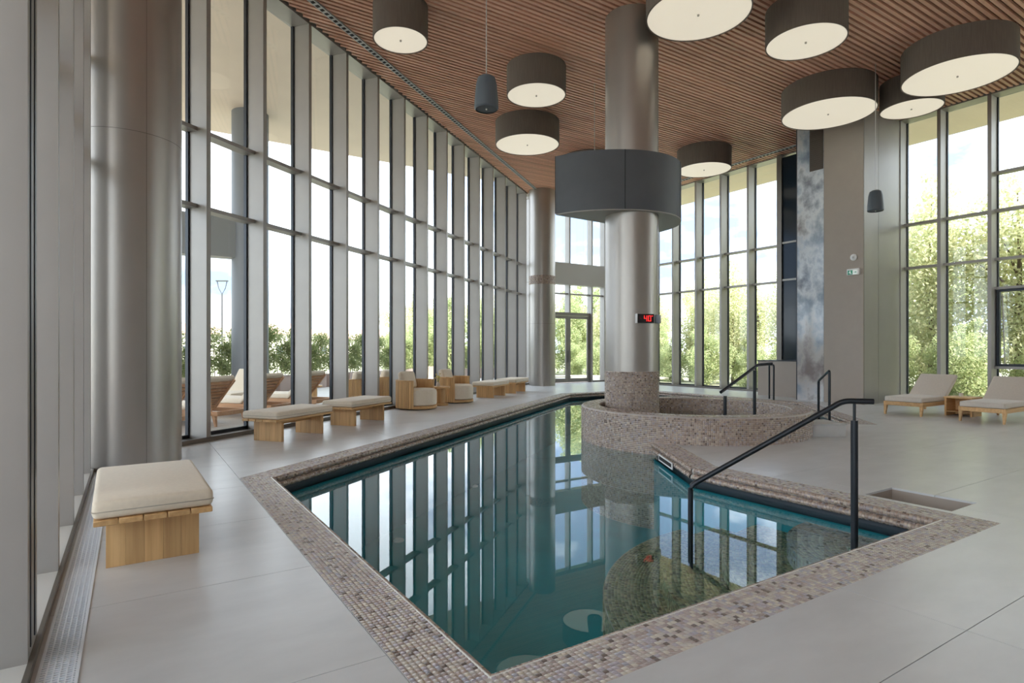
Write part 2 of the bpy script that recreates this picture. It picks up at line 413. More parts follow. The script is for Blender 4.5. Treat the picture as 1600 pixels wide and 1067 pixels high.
# ------------------------------------------------------------------ curtain walls
TR = [3.60, 4.78]
def curtain(name, p0, ang, fins, length, tiers, fin_w=.08, depth=.37, ledge='sill_metal', sill_h=.065, zmax=CEIL, skip=(), flip=1, bays=None):
    """local frame: x along the wall, y towards outside (glass at y=depth)"""
    root = tag(empty(name, (p0[0], p0[1], 0), ang), kind='structure')
    top = zmax - .025
    fm = box_me('mullion', -fin_w, 0, 0, depth * flip, 0.03, zmax, 'fin_metal')
    dm = box_me('mullion_frame', -fin_w - .028, .028, (depth - .03) * flip, (depth + .03) * flip, .03, top, 'dark_frame')
    for s_ in fins:
        link('mullion', fm, root, (s_, 0, 0)); link('mullion_frame', dm, root, (s_, 0, 0))
    box('sill', 0, length, -.02 * flip, .0, 0, sill_h, 'sill_metal', root)
    box('ledge', 0, length, 0, (depth + .05) * flip, 0, .035, ledge, root)
    box('head', 0, length, .0, (depth + .05) * flip, top, zmax + .07, 'fin_metal', root)
    ed = [0.0] + list(fins) + [length]
    for i in range(len(ed) - 1):
        a, b = ed[i], ed[i + 1] - (fin_w if i + 1 < len(ed) - 1 else 0)
        if b - a < .12: continue
        ts = (bays or {}).get(i, tiers)
        zz = [.035] + list(ts) + [top]
        for k in range(len(zz) - 1):
            box('pane', a, b, (depth - .006) * flip, (depth + .006) * flip, zz[k], zz[k + 1], 'pane_glass', root)
            if k: box('transom', a, b, (depth - .19) * flip, (depth + .03) * flip, zz[k] - .03, zz[k] + .03, 'fin_metal', root)
        box('bottom_frame', a, b, (depth - .03) * flip, (depth + .03) * flip, .035, .085, 'dark_frame', root)
    return root
# long diagonal wall on the left
fins = [1.745 + 1.175 * i for i in range(-1, 14)]
wl = curtain('wall_left', C1, ANG, fins, LDIAG + .1, TR)
# near left wall, close to the camera
nfin = [4.66 + 1.14 * k - VB for k in range(-7, 4) if k != -1]
wn_ = curtain('wall_left_near', (UL - .018, VB), math.pi / 2, nfin, C1[1] - VB, TR, ledge='ledge_stone', sill_h=.042)
pm = box_me('post', -.15, .15, .0, .37, .03, CEIL, 'fin_metal'); pst = link('mullion', pm, wn_, (3.45 - VB, 0, 0))
for q in (-.085, .045): box('groove', q, q + .035, -.004, 0, .08, CEIL - .13, 'dark_frame', pst)
# right wall, far and near stretch
R0 = 9.57
ffin = [11.36 + 1.1 * k - R0 for k in range(8)]
wr = tag(empty('wall_right'), kind='structure')
def right_section(v0, v1, fins_v, nm, bays=None):
    L = v1 - v0
    o = curtain(nm, (UR, v1), -math.pi / 2, sorted(v1 - f for f in fins_v), L, TR, bays=bays)
    return o
bpy.data.objects.remove(wr)
wr = right_section(R0, VF, [11.36 + 1.1 * k for k in range(8) if 11.36 + 1.1 * k < VF - .1], 'wall_right')
nf = [7.78, 6.84, 5.77, 4.70, 3.63, 2.56, 1.49, .42, -.65, -1.72, -2.79]
wr2 = right_section(VB, 7.82, nf, 'wall_right_near', bays={3: [.96, 2.89, 3.60, 4.78, 5.70]})
# opening window in the third bay
ow = tag(empty('window_1', (UR + .30, 5.235, .99)), kind='structure')
fr = .06
box('window_frame', -.05, .05, .455, .455 + fr, 0, 1.87, 'dark_frame', ow)
box('window_frame', -.05, .05, -.455 - fr, -.455, 0, 1.87, 'dark_frame', ow)
box('window_frame', -.05, .05, -.455, .455, 0, fr, 'dark_frame', ow)
box('window_frame', -.05, .05, -.455, .455, 1.87 - fr, 1.87, 'dark_frame', ow)
link('stay', tube_me('stay', [(-.06, .40, 1.75), (-.12, .33, .06)], .012, 'fin_metal', 8), ow)
# dark glazed stretch beside the marble, with a low panel in front
dk = tag(empty('wall_right_dark', (UR, R0, 0)), kind='structure')
box('dark_pane', -.06, -.04, .02, 1.70, 1.0, CEIL - .1, 'dark_glass', dk)
box('dark_backing', .10, .16, .02, 1.70, 1.0, CEIL - .1, 'dark_frame', dk)
box('dark_post', -.12, .12, 1.62, 1.78, 0, CEIL, 'sill_metal', dk)
for z in TR: box('transom', -.10, -.03, .02, 1.62, z - .03, z + .03, 'fin_metal', dk)
lp = box('low_panel', -1.2, -.05, .02, 1.72, 0, 1.05, 'beige_panel', dk)
box('panel_cap', -1.22, -.03, .0, 1.74, 1.05, 1.075, 'dark_frame', dk)
# service core with marble and beige cladding
core = tag(empty('wall_core', (15.6, 7.80, 0)), kind='structure')
box('core_body', .03, 1.9, .03, 1.77, 0, CEIL, 'plaster', core)
box('marble_panel', 0, .03, 1.02, 1.77, 0, CEIL, 'marble', core)
box('beige_panel', 0, .03, .0, 1.015, 0, CEIL, 'beige_panel', core)
box('metal_panel', .035, .75, 0, .03, 0, CEIL, 'fin_metal', core)
box('metal_panel', .76, 1.9, 0, .03, 0, CEIL, 'fin_metal', core)
box('panel_joint', .03, .04, -.002, .03, 0, CEIL, 'dark_frame', core)
box('core_cheek', 0, 1.9, 1.77, 1.80, 0, CEIL, 'dark_frame', core)
gv = box('vent_grille', -.02, 0, 1.03, 1.40, 6.25, 7.45, 'grille_brown', core)
for k in range(22): box('louvre', -.03, -.02, 1.05, 1.38, 6.28 + k * .053, 6.305 + k * .053, 'grille_brown', gv)
# wall behind the camera
tag(box('wall_behind', UL - .5, UR + .5, VB - .25, VB, 0, CEIL + .05, 'plaster'), kind='structure')
# door wall
wb = tag(empty('wall_back', (C2[0], VF, 0)), kind='structure')
def dw(nm, a, b, z0, z1, m, y0=.0, y1=.25): return box(nm, a - C2[0], b - C2[0], y0, y1, z0, z1, m, wb)
mus = [13.5, 14.28, 15.5, 16.72, 17.45]
for u in mus:
    dw('mullion', u - .04, u + .04, 5.0, CEIL, 'fin_metal', 0, .3)
    dw('mullion', u - .04, u + .04, 2.96 if u == 15.5 else 0, 4.15, 'fin_metal', 0, .3)
dw('spandrel_band', 13.42, UR, 4.12, 5.02, 'band_panel', -.05, .3)
dw('head', 13.42, UR, CEIL - .13, CEIL + .02, 'fin_metal', 0, .3)
dw('sill', 13.42, 14.2, 0, .06, 'sill_metal', -.02, .3); dw('sill', 16.78, UR, 0, .06, 'sill_metal', -.02, .3)
for a, b in zip(mus[:-1], mus[1:]):
    dw('pane', a + .04, b - .04, 5.02, CEIL - .13, 'pane_glass', .2, .212)
    dw('pane', a + .04, b - .04, 3.74, 4.12, 'pane_glass', .2, .212)
    dw('pane', a + .04, b - .04, 2.98 if 14.2 < a < 16.6 else .06, 3.74, 'pane_glass', .2, .212)
    dw('transom', a + .04, b - .04, 3.71, 3.77, 'fin_metal', .08, .25)
d1 = tag(empty('door_1', (14.32, VF + .10, 0)), kind='structure')
def leaf(x0, x1, hx):
    l = empty('door_leaf'); l.parent = d1
    st = .12
    for a in ((x0, x0 + st, 0, 2.80), (x1 - st, x1, 0, 2.80), (x0 + st, x1 - st, 0, .16), (x0 + st, x1 - st, 2.68, 2.80)):
        box('door_stile', a[0], a[1], 0, .06, a[2] + .02, a[3] + .02, 'door_metal', l)
    box('door_pane', x0 + st, x1 - st, .024, .036, .17, 2.70, 'pane_glass', l)
    link('door_handle', tube_me('door_handle', [(hx, -.06, .85), (hx, -.06, 1.35)], .014, 'dark_rail', 8), l)
leaf(.03, 1.165, 1.10); leaf(1.175, 2.33, 1.24)
box('door_frame', -.02, .03, 0, .09, 0, 2.96, 'door_metal', d1); box('door_frame', 2.33, 2.38, 0, .09, 0, 2.96, 'door_metal', d1)
box('door_frame', .03, 2.33, 0, .09, 2.83, 2.96, 'door_metal', d1)

# slot diffusers in the ceiling
def diffuser(nm, p0, ang, L, label):
    o = tag(empty(nm, (p0[0], p0[1], CEIL - .031), ang), label, 'air vent')
    box('diffuser_body', 0, L, -.06, .06, 0, .03, 'diffuser_white', o)
    n = int(L / .13)
    x = [.065 + .13 * k for k in range(n)]
    h = link('nozzle_holes', boxes_me('nozzle_holes', [(a - .035, a + .035, -.035, .035, -.004, .0) for a in x], 'hole_black'), o); h['kind'] = 'stuff'
nin = Vector((E1.y, -E1.x))
p = Vector(C1) + E1 * .8 + nin * .53
diffuser('slot_diffuser', p, ANG, LDIAG - 1.6, 'long perforated white slot diffuser in the ceiling along the left glazing')
diffuser('slot_diffuser', (UR - .55, 18.6), -math.pi / 2, 8.6, 'short perforated slot diffuser in the ceiling beside the marble panel')

# floor grating along the near left wall
gr = tag(empty('drain_grating', (UL + .02, -1.5, 0)), 'narrow steel floor grating along the foot of the near left wall', 'grating')
GL = 9.6
box('grating_frame', 0, .012, 0, GL, -.004, .006, 'steel', gr); box('grating_frame', .138, .15, 0, GL, -.004, .006, 'steel', gr)
box('grating_bed', .012, .138, 0, GL, -.006, .001, 'steel_dark', gr)
nb = int(GL / .022)
h = link('grating_bars', boxes_me('grating_bars', [(.012, .138, .008 + .022 * k, .018 + .022 * k, .001, .006) for k in range(nb)], 'steel'), gr); h['kind'] = 'stuff'
h = link('grating_rods', boxes_me('grating_rods', [(.03 + .024 * k, .036 + .024 * k, 0, GL, .001, .0062) for k in range(5)], 'steel'), gr); h['kind'] = 'stuff'

# ------------------------------------------------------------------ pool
TS = .029
pool = tag(empty('swimming_pool', (3.4, 4.5, -1.3)), 'angular swimming pool with teal basin and mauve brown mosaic border', 'pool')
def pl(name, me, kind=None):
    o = link(name, me, pool); o.matrix_parent_inverse = Matrix.Translation(pool.location).inverted()
    if kind: o['kind'] = kind
    return o
n = len(POOL)
tri_p = tessellate_polygon([[Vector((*p, 0)) for p in POOL]])
fl = [tuple(t) for t in tri_p]
me = mesh('basin_floor', [(*p, -1.30) for p in POOL], fl, 'pool_floor'); pl('basin_floor', me)
me = mesh('basin_wall', [(*p, -1.30) for p in POOL] + [(*p, -.24) for p in POOL], [(i, (i + 1) % n, (i + 1) % n + n, i + n) for i in range(n) if i not in (3, 4)], 'pool_floor'); pl('basin_wall', me)
me = mesh('border_bed', [(*p, -.004) for p in POOL] + [(*p, -.004) for p in POUT], [(i, i + n, (i + 1) % n + n, (i + 1) % n) for i in range(n) if i not in (3, 4)], 'border_grout'); pl('border_bed', me)
WPOLY = offset(POOL, .042); WPOLY[4] = SPA
me = mesh('water', [(*p, ZW) for p in WPOLY], [tuple(t) for t in tessellate_polygon([[Vector((*p, 0)) for p in WPOLY]])], 'water')
bm = bmesh.new(); bm.from_mesh(me); bmesh.ops.recalc_face_normals(bm, faces=bm.faces[:])
for f in bm.faces:
    if f.normal.z < 0: f.normal_flip()
bm.to_mesh(me); bm.free()
tag(link('pool_water', me), 'still teal water filling the swimming pool and mirroring the glazing', 'water', kind='stuff')

def inpoly(x, y, poly):
    c = np.zeros(x.shape, bool); k = len(poly)
    for i in range(k):
        (x0, y0), (x1, y1) = poly[i - 1], poly[i]
        t = ((y0 > y) != (y1 > y)) & (x < (x1 - x0) * (y - y0) / ((y1 - y0) if y1 != y0 else 1e-9) + x0); c ^= t
    return c
BP, BT1, BT2 = [], [], []
LP, LT1, LT2, LN, LH = [], [], [], [], []
prof = [(0, 0), (-.020, -.005), (-.034, -.022), (-.034, -.046), (-.018, -.060), (-.020, -.066), (-.045, -.074), (-.060, -.094), (-.058, -.114), (-.035, -.130), (.04, -.131), (.04, -.32)]
for i in range(n):
    if i in (3, 4): continue
    a, b = Vector(POOL[i]), Vector(POOL[(i + 1) % n]); d = (b - a); L = d.length; d.normalize(); no_ = Vector((d.y, -d.x))
    na_, nb_ = Vector(POUT[i]) - a, Vector(POUT[(i + 1) % n]) - b
    nx = int(round(L / TS)) + 24
    for r in range(11):
        off = (r + .5) * BW / 11
        s0 = na_.dot(d) * off / BW; s1 = L + nb_.dot(d) * off / BW
        for k in range(-16, nx):
            s_ = (k + .5) * TS
            if s_ < s0 + .004 or s_ > s1 - .004: continue
            q = a + d * s_ + no_ * off
            if (q - Vector(SPA)).length < SPA_R - .02: continue
            BP.append((q.x, q.y, -.004)); BT1.append((d.x, d.y, 0)); BT2.append((no_.x, no_.y, 0))
    # rolled lip
    bed_V, bed_F = [], []
    for j, (o_, z_) in enumerate(prof):
        for e_, s_ in ((a, 0), (b, L)):
            q = e_ + no_ * (o_ + .0025); bed_V.append((q.x, q.y, z_ - .004))
        if j: bed_F.append((2 * j - 2, 2 * j - 1, 2 * j + 1, 2 * j))
    pl('lip_bed', mesh('lip_bed', bed_V[:20], bed_F[:9], 'mosaic_grout'))
    pl('overflow_channel', mesh('overflow_channel', bed_V[18:], [(0, 1, 3, 2), (2, 3, 5, 4)], 'gutter'))
    if i in (0, 10): pl('edge_trim', tube_me('edge_trim', [(a.x, a.y, -.006), (b.x, b.y, -.006)], .009, 'edge_white', 8))
    for j in range(len(prof) - 1):
        (o0, z0), (o1, z1) = prof[j], prof[j + 1]
        if j in (4, 9, 10): continue
        tl = Vector((no_.x * (o1 - o0), no_.y * (o1 - o0), z1 - z0)); hl = tl.length / 2; tl.normalize()
        N_ = Vector((d.x, d.y, 0)).cross(tl); cen = Vector((-no_.x, -no_.y, .6))
        if N_.dot(cen) < 0: N_ = -N_
        for k in range(int(L / TS)):
            q = a + d * ((k + .5) * TS) + no_ * ((o0 + o1) / 2)
            if (q - Vector(SPA)).length < SPA_R - .02: continue
            LP.append((q.x, q.y, (z0 + z1) / 2)); LT1.append((d.x, d.y, 0)); LT2.append(tuple(tl)); LN.append(tuple(N_)); LH.append(hl - .0008)
BP, BT1, BT2 = np.array(BP), np.array(BT1), np.array(BT2)
order = np.argsort(np.hypot(BP[:, 0], BP[:, 1]))
Yc = SB * BP[:, 0] + CB * BP[:, 1]; Xc = CB * BP[:, 0] - SB * BP[:, 1]; inview = (H0 + F * EYE / Yc < 1067) & (Yc > 0) & (abs(Xc / Yc) < 800 / F)
near = [i for i in order if inview[i]][:300]; far = np.setdiff1d(np.arange(len(BP)), near)
hb = TS / 2 - .0011; hb2 = BW / 22 - .0011
pl('border_mosaic', tiles_me('border_mosaic', BP[far], BT1[far], BT2[far], np.tile((0, 0, 1.), (len(far), 1)), hb, hb2, .0045, 'mosaic'), 'stuff')
tm = tiles_me('border_tile', [(0, 0, 0)], [(1, 0, 0)], [(0, 1, 0)], [(0, 0, 1)], hb, hb2, .0045, 'mosaic')
for i in near:
    o = link('border_tile', tm, pool, Vector(BP[i]) - pool.location, math.atan2(BT1[i][1], BT1[i][0]))
LH = np.array(LH)
pl('lip_mosaic', tiles_me('lip_mosaic', LP, LT1, LT2, LN, hb, LH, .003, 'mosaic_tan', .0015), 'stuff')
# curved entry steps in the corner
P3 = Vector(POOL[1]); SR = [0, 1.15, 1.70, 2.22, 2.75]; SZ = [-.30, -.46, -.62, -.78]
for k in range(4):
    SP, S1, S2, SN = [], [], [], []
    pr = [(SR[k], SZ[k]), (SR[k + 1], SZ[k]), (SR[k + 1], -1.3)] if k else [(0, SZ[0]), (SR[1], SZ[0]), (SR[1], -1.3)]
    m_ = lathe_me('pool_step', pr, 'mosaic_grout', 40, math.pi / 2, math.pi)
    o = link('pool_step', m_, pool, Vector((P3.x, P3.y, 0)) - pool.location)
    r = SR[k] + TS / 2
    while r < SR[k + 1]:
        m2 = max(1, int(r * math.pi / 2 / TS))
        for q in range(m2):
            t = math.pi / 2 + (q + .5) / m2 * math.pi / 2
            SP.append((P3.x + r * math.cos(t), P3.y + r * math.sin(t), SZ[k] + .001)); S1.append((math.cos(t), math.sin(t), 0)); S2.append((-math.sin(t), math.cos(t), 0)); SN.append((0, 0, 1))
        r += TS
    for zz in np.arange(SZ[k] - TS / 2, -1.28, -TS):
        m2 = int(SR[k + 1] * math.pi / 2 / TS)
        if zz < SZ[k] - .21 and k < 3: break
        for q in range(m2):
            t = math.pi / 2 + (q + .5) / m2 * math.pi / 2; rr = SR[k + 1] + .001
            SP.append((P3.x + rr * math.cos(t), P3.y + rr * math.sin(t), zz)); S1.append((0, 0, 1)); S2.append((-math.sin(t), math.cos(t), 0)); SN.append((math.cos(t), math.sin(t), 0))
    pl('step_mosaic', tiles_me('step_mosaic', SP, S1, S2, SN, hb, hb, .003, 'mosaic' if k == 0 else 'mosaic_green'), 'stuff')
# skimmer slot in the short face beside the round tub
a, b = Vector(POOL[2]), Vector(POOL[3]); d = (b - a).normalized()
sk = link('skimmer', box_me('skimmer', -.33, .33, -.012, .0, -.045, .045, 'white_plastic'), pool); sk.rotation_euler = (0, 0, math.atan2(d.y, d.x))
no_ = Vector((d.y, -d.x)); q = a + d * .95 - no_ * .072; sk.location = Vector((q.x, q.y, -.105)) - pool.location
sk.rotation_euler = (0, 0, math.atan2(-d.y, -d.x))
box('skimmer_mouth', -.30, .30, -.014, .014, -.024, .024, 'hole_black', sk)
for (px, py) in ((623, 842), (741, 758), (1025, 690)):
    q = G(px, py, -1.27)
    pl('floor_inlet', lathe_me('floor_inlet', [(0, .0), (.06, .0), (.075, -.01), (.075, -.03)], 'white_plastic', 20)).location = Vector((q[0], q[1], -1.27))

# ------------------------------------------------------------------ columns
def ring_tiles(cx, cy_, r, z0, z1, keep=None):
    P, A, B, N = [], [], [], []
    m2 = int(2 * math.pi * r / TS); nz = int(round((z1 - z0) / TS)); dz = (z1 - z0) / nz
    for k in range(m2):
        t = 2 * math.pi * k / m2; c_, s_ = math.cos(t), math.sin(t)
        for j in range(nz):
            P.append((cx + r * c_, cy_ + r * s_, z0 + (j + .5) * dz)); A.append((-s_, c_, 0)); B.append((0, 0, 1)); N.append((c_, s_, 0))
    return P, A, B, N
def column(c, r, z0, z1, label, seams=(), joints=(), name='column', gm='column_metal'):
    o = tag(empty(name, (c[0], c[1], z0)), label, 'column')
    link('cladding', lathe_me('cladding', [(0, 0), (r, 0), (r, z1 - z0), (0, z1 - z0)], gm, 96), o)
    for z in seams: link('seam', lathe_me('seam', [(r - .002, z - z0 - .003), (r + .0015, z - z0 - .003), (r + .0015, z - z0 + .003), (r - .002, z - z0 + .003)], 'seam', 96), o)
    for t in joints:
        j = box('joint', r - .004, r + .0015, -.0025, .0025, 0, z1 - z0, 'seam', o); j.rotation_euler = (0, 0, t)
    return o
def toward(c): return math.atan2(-c[1], -c[0])
cn = (at(200, 7.35)); cn = (cn[0], cn[1])
cN = column(cn, .585, 0, CEIL, 'large grey metal column behind the nearest bench', (3.95,), (toward(cn) + .32, toward(cn) - 1.4))
cf = (13.54, 18.87)
cFar = column(cf, .515, 0, CEIL, 'grey metal column with a thin mosaic band near the glass doors', (2.4,), (toward(cf) + .6,))
P_, A_, B_, N_ = ring_tiles(0, 0, .516, 3.92, 4.26)
h = link('mosaic_band', tiles_me('mosaic_band', P_, A_, B_, N_, TS / 2 - .0011, TS / 2 - .0011, .006, 'mosaic_tan'), cFar); h['kind'] = 'stuff'
cC = column(COLC, .49, -.28, CEIL, 'grey metal column with mosaic foot rising from the round tub', (), (toward(COLC) + 1.25,))
P_, A_, B_, N_ = ring_tiles(0, 0, .492, .10 + .28, 1.0 + .28)
link('mosaic_bed', lathe_me('mosaic_bed', [(.491, .1 + .28), (.494, .1 + .28), (.494, 1.28), (.491, 1.28)], 'mosaic_grout', 96), cC)
h = link('mosaic_foot', tiles_me('mosaic_foot', P_, A_, B_, N_, TS / 2 - .0011, TS / 2 - .0011, .008, 'mosaic_tan'), cC); h['kind'] = 'stuff'
# dark ring around the central column
RK = [uv(*p) for p in ((.80, 10.92), (1.2, 10.66), (1.72, 10.53), (2.3, 10.56), (2.8, 10.78), (3.15, 11.15), (3.32, 11.65), (3.3, 12.1), (3.12, 12.55))]
rc = uv(2.2, 11.2); arc = []
for i in range(len(RK) - 1):
    p = [Vector(RK[max(0, min(len(RK) - 1, i + k))]) for k in (-1, 0, 1, 2)]
    for q in range(6):
        t = q / 6
        arc.append(.5 * ((2 * p[1]) + (p[2] - p[0]) * t + (2 * p[0] - 5 * p[1] + 4 * p[2] - p[3]) * t * t + (3 * p[1] - p[0] - 3 * p[2] + p[3]) * t ** 3))
arc.append(Vector(RK[-1])); arc = [(p.x - rc[0], p.y - rc[1]) for p in arc]
rg = tag(empty('column_ring', (rc[0], rc[1], 3.88)), 'dark slate shroud with curved front fixed around the central column', 'shroud')
m_ = prism_me('shroud_shell', arc, .02, 1.08, 'slate'); smooth(m_, 40); link('shroud_shell', m_, rg)
sm_ = prism_me('shroud_underside', [(x * .995, y * .995) for x, y in arc], 0, .02, 'slate_under'); link('shroud_underside', sm_, rg)
for k in (0, 15, 31):
    x, y = arc[k]; j = box('joint', -.004, .004, -.004, .004, .02, 1.081, 'hole_black', rg); j.location = (x * 1.001, y * 1.001, 0)

# ------------------------------------------------------------------ round tub
tub = tag(empty('round_tub', (SPA[0], SPA[1], -1.3)), 'round raised whirlpool tub clad in brown mosaic at the centre', 'tub')
zb = 1.3
link('tub_shell', lathe_me('tub_shell', [(0, zb - .28), (SPA_RI, zb - .28), (SPA_RI, zb + SPA_H - .01), (SPA_RI + .01, zb + SPA_H), (SPA_R - .02, zb + SPA_H), (SPA_R, zb + SPA_H - .02), (SPA_R, 0)], 'mosaic_grout', 128), tub)
P_, A_, B_, N_ = ring_tiles(0, 0, SPA_R + .001, .01, zb + SPA_H - .018)
P2, A2, B2, N2 = ring_tiles(0, 0, SPA_RI - .001, zb + .05, zb + SPA_H - .01)
N2 = [(-a, -b, 0) for a, b, c in N2]
P_ += P2; A_ += A2; B_ += B2; N_ += N2
for k in range(11):
    r = SPA_RI + .02 + (k + .5) * (SPA_R - SPA_RI - .05) / 11; m2 = int(2 * math.pi * r / TS)
    for q in range(m2):
        t = 2 * math.pi * q / m2
        P_.append((r * math.cos(t), r * math.sin(t), zb + SPA_H + .001)); A_.append((-math.sin(t), math.cos(t), 0)); B_.append((math.cos(t), math.sin(t), 0)); N_.append((0, 0, 1))
h = link('tub_mosaic', tiles_me('tub_mosaic', P_, A_, B_, N_, TS / 2 - .0011, TS / 2 - .0011, .004, 'mosaic_tan'), tub); h['kind'] = 'stuff'
link('tub_water', lathe_me('tub_water', [(0, zb + .16), (SPA_RI, zb + .16)], 'spa_water', 64), tub)
q = G(1288, 683)
st = tag(empty('entry_step', (q[0], q[1], 0), -BETA + .06), 'low light grey stone step beside the round tub', 'step')
box('step_block', -.36, .36, 0, .62, 0, .19, 'step_stone', st, .006); box('step_tread', -.37, .37, -.01, .62, .19, .21, 'step_stone', st, .004)

# ------------------------------------------------------------------ handrails
def W3(px, py, Y):
    x, y = at(px, Y); return Vector((x, y, EYE - (py - H0) / F * Y))
def rail(label, parts, base):
    o = tag(empty('handrail', base), label, 'handrail')
    for nm, pts, r in parts:
        link(nm, tube_me(nm, [p - Vector(base) for p in pts], r, 'dark_rail', 12), o)
a = W3(1335, 840, 5.0); b = W3(1079, 821, 5.35)
top = Vector((a.x, a.y, .965)); e_ = (a - b); e_.z = 0; e_.normalize()
end = W3(1365, 624, 4.95); end.z = top.z; knee = W3(1318, 624, 5.02); knee.z = top.z
low = Vector((b.x, b.y, .17))
rail('large black handrail at the near right pool steps', [
    ('rail_bar', bend([end, knee, low, Vector((b.x, b.y, -1.0))], .05), .024),
    ('post', [Vector((a.x, a.y, -.36)), Vector((a.x, a.y, .80))], .029),
    ('post_pin', [Vector((a.x, a.y, .80)), Vector((a.x, a.y, .95))], .012)], (a.x, a.y, -.36))
a = W3(1133, 640, 10.2); b = W3(1179, 640, 10.6)
p0 = W3(1126, 613, 10.15); p1 = W3(1184, 570, 10.65); p2 = W3(1206, 568, 10.75)
rail('black handrail with two posts standing in the round tub', [
    ('rail_bar', bend([p0, p1, p2], .04), .026),
    ('post', [Vector((a.x, a.y, -.28)), Vector((a.x, a.y, .60))], .028),
    ('post', [Vector((b.x, b.y, -.28)), Vector((b.x, b.y, 1.03))], .028)], (a.x, a.y, -.28))
a = W3(1202, 623, 16.8); b = W3(1209, 625, 16.4)
rail('slender black hoop rail in front of the low beige panel', [('hoop', bend([Vector((a.x, a.y, 0)), Vector((a.x, a.y, .97)), Vector((b.x, b.y, .97)), Vector((b.x, b.y, 0))], .05), .024)], (a.x, a.y, 0))
a = W3(1279, 643, 13.2); b = W3(1296, 653, 12.2)
rail('black hoop rail with sloping top in front of the marble panel', [('hoop', bend([Vector((a.x, a.y, -.9)), Vector((a.x, a.y, .70)), Vector((b.x, b.y, .97)), Vector((b.x, b.y, -.9))], .07), .026)], (a.x, a.y, -.9))

# ------------------------------------------------------------------ ceiling lamps and speakers
def drum(px, py, dia, label, zb_=6.97):
    Y = F * (zb_ - EYE) / (H0 - py); x, y = at(px, Y); r = dia / 2
    o = tag(empty('drum_lamp', (x, y, zb_)), label, 'lamp', 'round drum lamps on the slatted ceiling')
    hgt = CEIL - zb_ - .002
    link('lamp_shade', lathe_me('lamp_shade', [(r, 0), (r, hgt), (r - .02, hgt), (r - .02, 0)], 'fabric_drum', 96, close=True), o)
    link('diffuser', lathe_me('diffuser', [(0, .012), (r - .021, .012), (r - .021, .05), (0, .05)], 'lamp_glow', 96), o)
    link('knob', lathe_me('knob', [(0, -.012), (.018, -.012), (.018, .012), (0, .012)], 'knob', 16), o)
drum(626, 64, .98, 'smallest brown drum lamp at the left edge of the ceiling')
drum(838, 150, 1.30, 'brown drum lamp hanging beside the nearer pendant speaker')
drum(824, 227, 1.74, 'brown drum lamp directly above the far mosaic banded column')
drum(1091, 24, 1.70, 'large drum lamp cut by the top of the picture right of the column')
drum(1259, 67, 1.36, 'drum lamp between the topmost cut lamp and the rightmost lamp')
drum(1496, 120, 1.95, 'large drum lamp farthest right under the ceiling')
drum(1294, 179, 2.03, 'wide drum lamp in front of the marble and beige wall')
drum(1424, 171, 1.27, 'small drum lamp above the right hand glazing')
drum(1100, 266, 1.62, 'drum lamp just right of the dark column ring')
drum(920, 277, 1.70, 'drum lamp hidden behind the dark column ring and mirrored in the water')
def speaker(px, Y, zbot, dia, label):
    x, y = at(px, Y); r = dia / 2; h_ = .45
    o = tag(empty('pendant_speaker', (x, y, zbot)), label, 'speaker', 'pendant speakers')
    link('speaker_body', lathe_me('speaker_body', [(r * .9, 0), (r, .02), (r * .98, .12), (r * .86, .33), (r * .72, .42), (r * .45, h_), (0, h_)], 'speaker', 48), o)
    link('speaker_grille', lathe_me('speaker_grille', [(0, .012), (r * .92, .012)], 'grille', 48), o)
    link('status_light', lathe_me('status_light', [(0, -.004), (.012, -.004), (.012, .014)], 'white_plastic', 12), o)
    link('cable', tube_me('cable', [(0, 0, h_), (0, 0, CEIL - zbot)], .007, 'cable', 6), o)
speaker(760, 7.95, 4.62, .325, 'dark grey pendant speaker on a cable left of the column, nearest')
speaker(929, 13.8, 4.45, .34, 'pendant speaker hidden behind the dark column ring')
speaker(1368, 12.85, 4.40, .32, 'dark grey pendant speaker in front of the metal panel at right')

# ------------------------------------------------------------------ display, sensor, exit sign
t = toward(COLC); dn = Vector((math.cos(t), math.sin(t), 0))
def on_col(px, z, r=.492):
    x_ = (px - 986.5) / 40.7 * .99; tt = t + math.asin(max(-.999, min(.999, x_))); return tt
tt = on_col(1005, 0); zc = EYE - (498 - H0) / F * 10.7
dp = tag(empty('temperature_display', (COLC[0] + .49 * math.cos(tt), COLC[1] + .49 * math.sin(tt), zc), tt + math.pi / 2), 'small black digital display with red digits on the central column', 'display')
box('display_case', -.165, .165, -.05, .03, -.085, .085, 'white_plastic', dp, .004)
box('display_screen', -.158, .165, -.056, -.05, -.082, .082, 'black_plastic', dp)
SEG = {'4': 'fgbc', '0': 'abcdef'}
def digit(ch, x, z, w_, h_):
    s_ = .014; L = []
    g = {'a': (x, x + w_, z + h_ - s_, z + h_), 'd': (x, x + w_, z, z + s_), 'g': (x, x + w_, z + h_ / 2 - s_ / 2, z + h_ / 2 + s_ / 2),
         'f': (x, x + s_, z + h_ / 2, z + h_), 'b': (x + w_ - s_, x + w_, z + h_ / 2, z + h_), 'e': (x, x + s_, z, z + h_ / 2), 'c': (x + w_ - s_, x + w_, z, z + h_ / 2)}
    for c in SEG[ch]:
        q = g[c]; L.append((q[0], q[1], -.060, -.056, q[2], q[3]))
    link('digit', boxes_me('digit', L, 'led_red'), dp)
digit('4', -.035, -.052, .062, .105); digit('0', .045, -.052, .062, .105)
link('degree_mark', boxes_me('degree_mark', [(.122, .140, -.06, -.056, .035, .053)], 'led_red'), dp)
link('dim_mark', boxes_me('dim_mark', [(-.12, -.075, -.06, -.056, -.01, .004), (-.12, -.108, -.06, -.056, -.01, .03)], 'led_dim'), dp)
tt = on_col(1024.5, 0)
cb = tag(empty('wall_control', (COLC[0] + .49 * math.cos(tt), COLC[1] + .49 * math.sin(tt), EYE - (499 - H0) / F * 10.9), tt + math.pi / 2), 'small silver edged control box at the right side of the central column', 'control box')
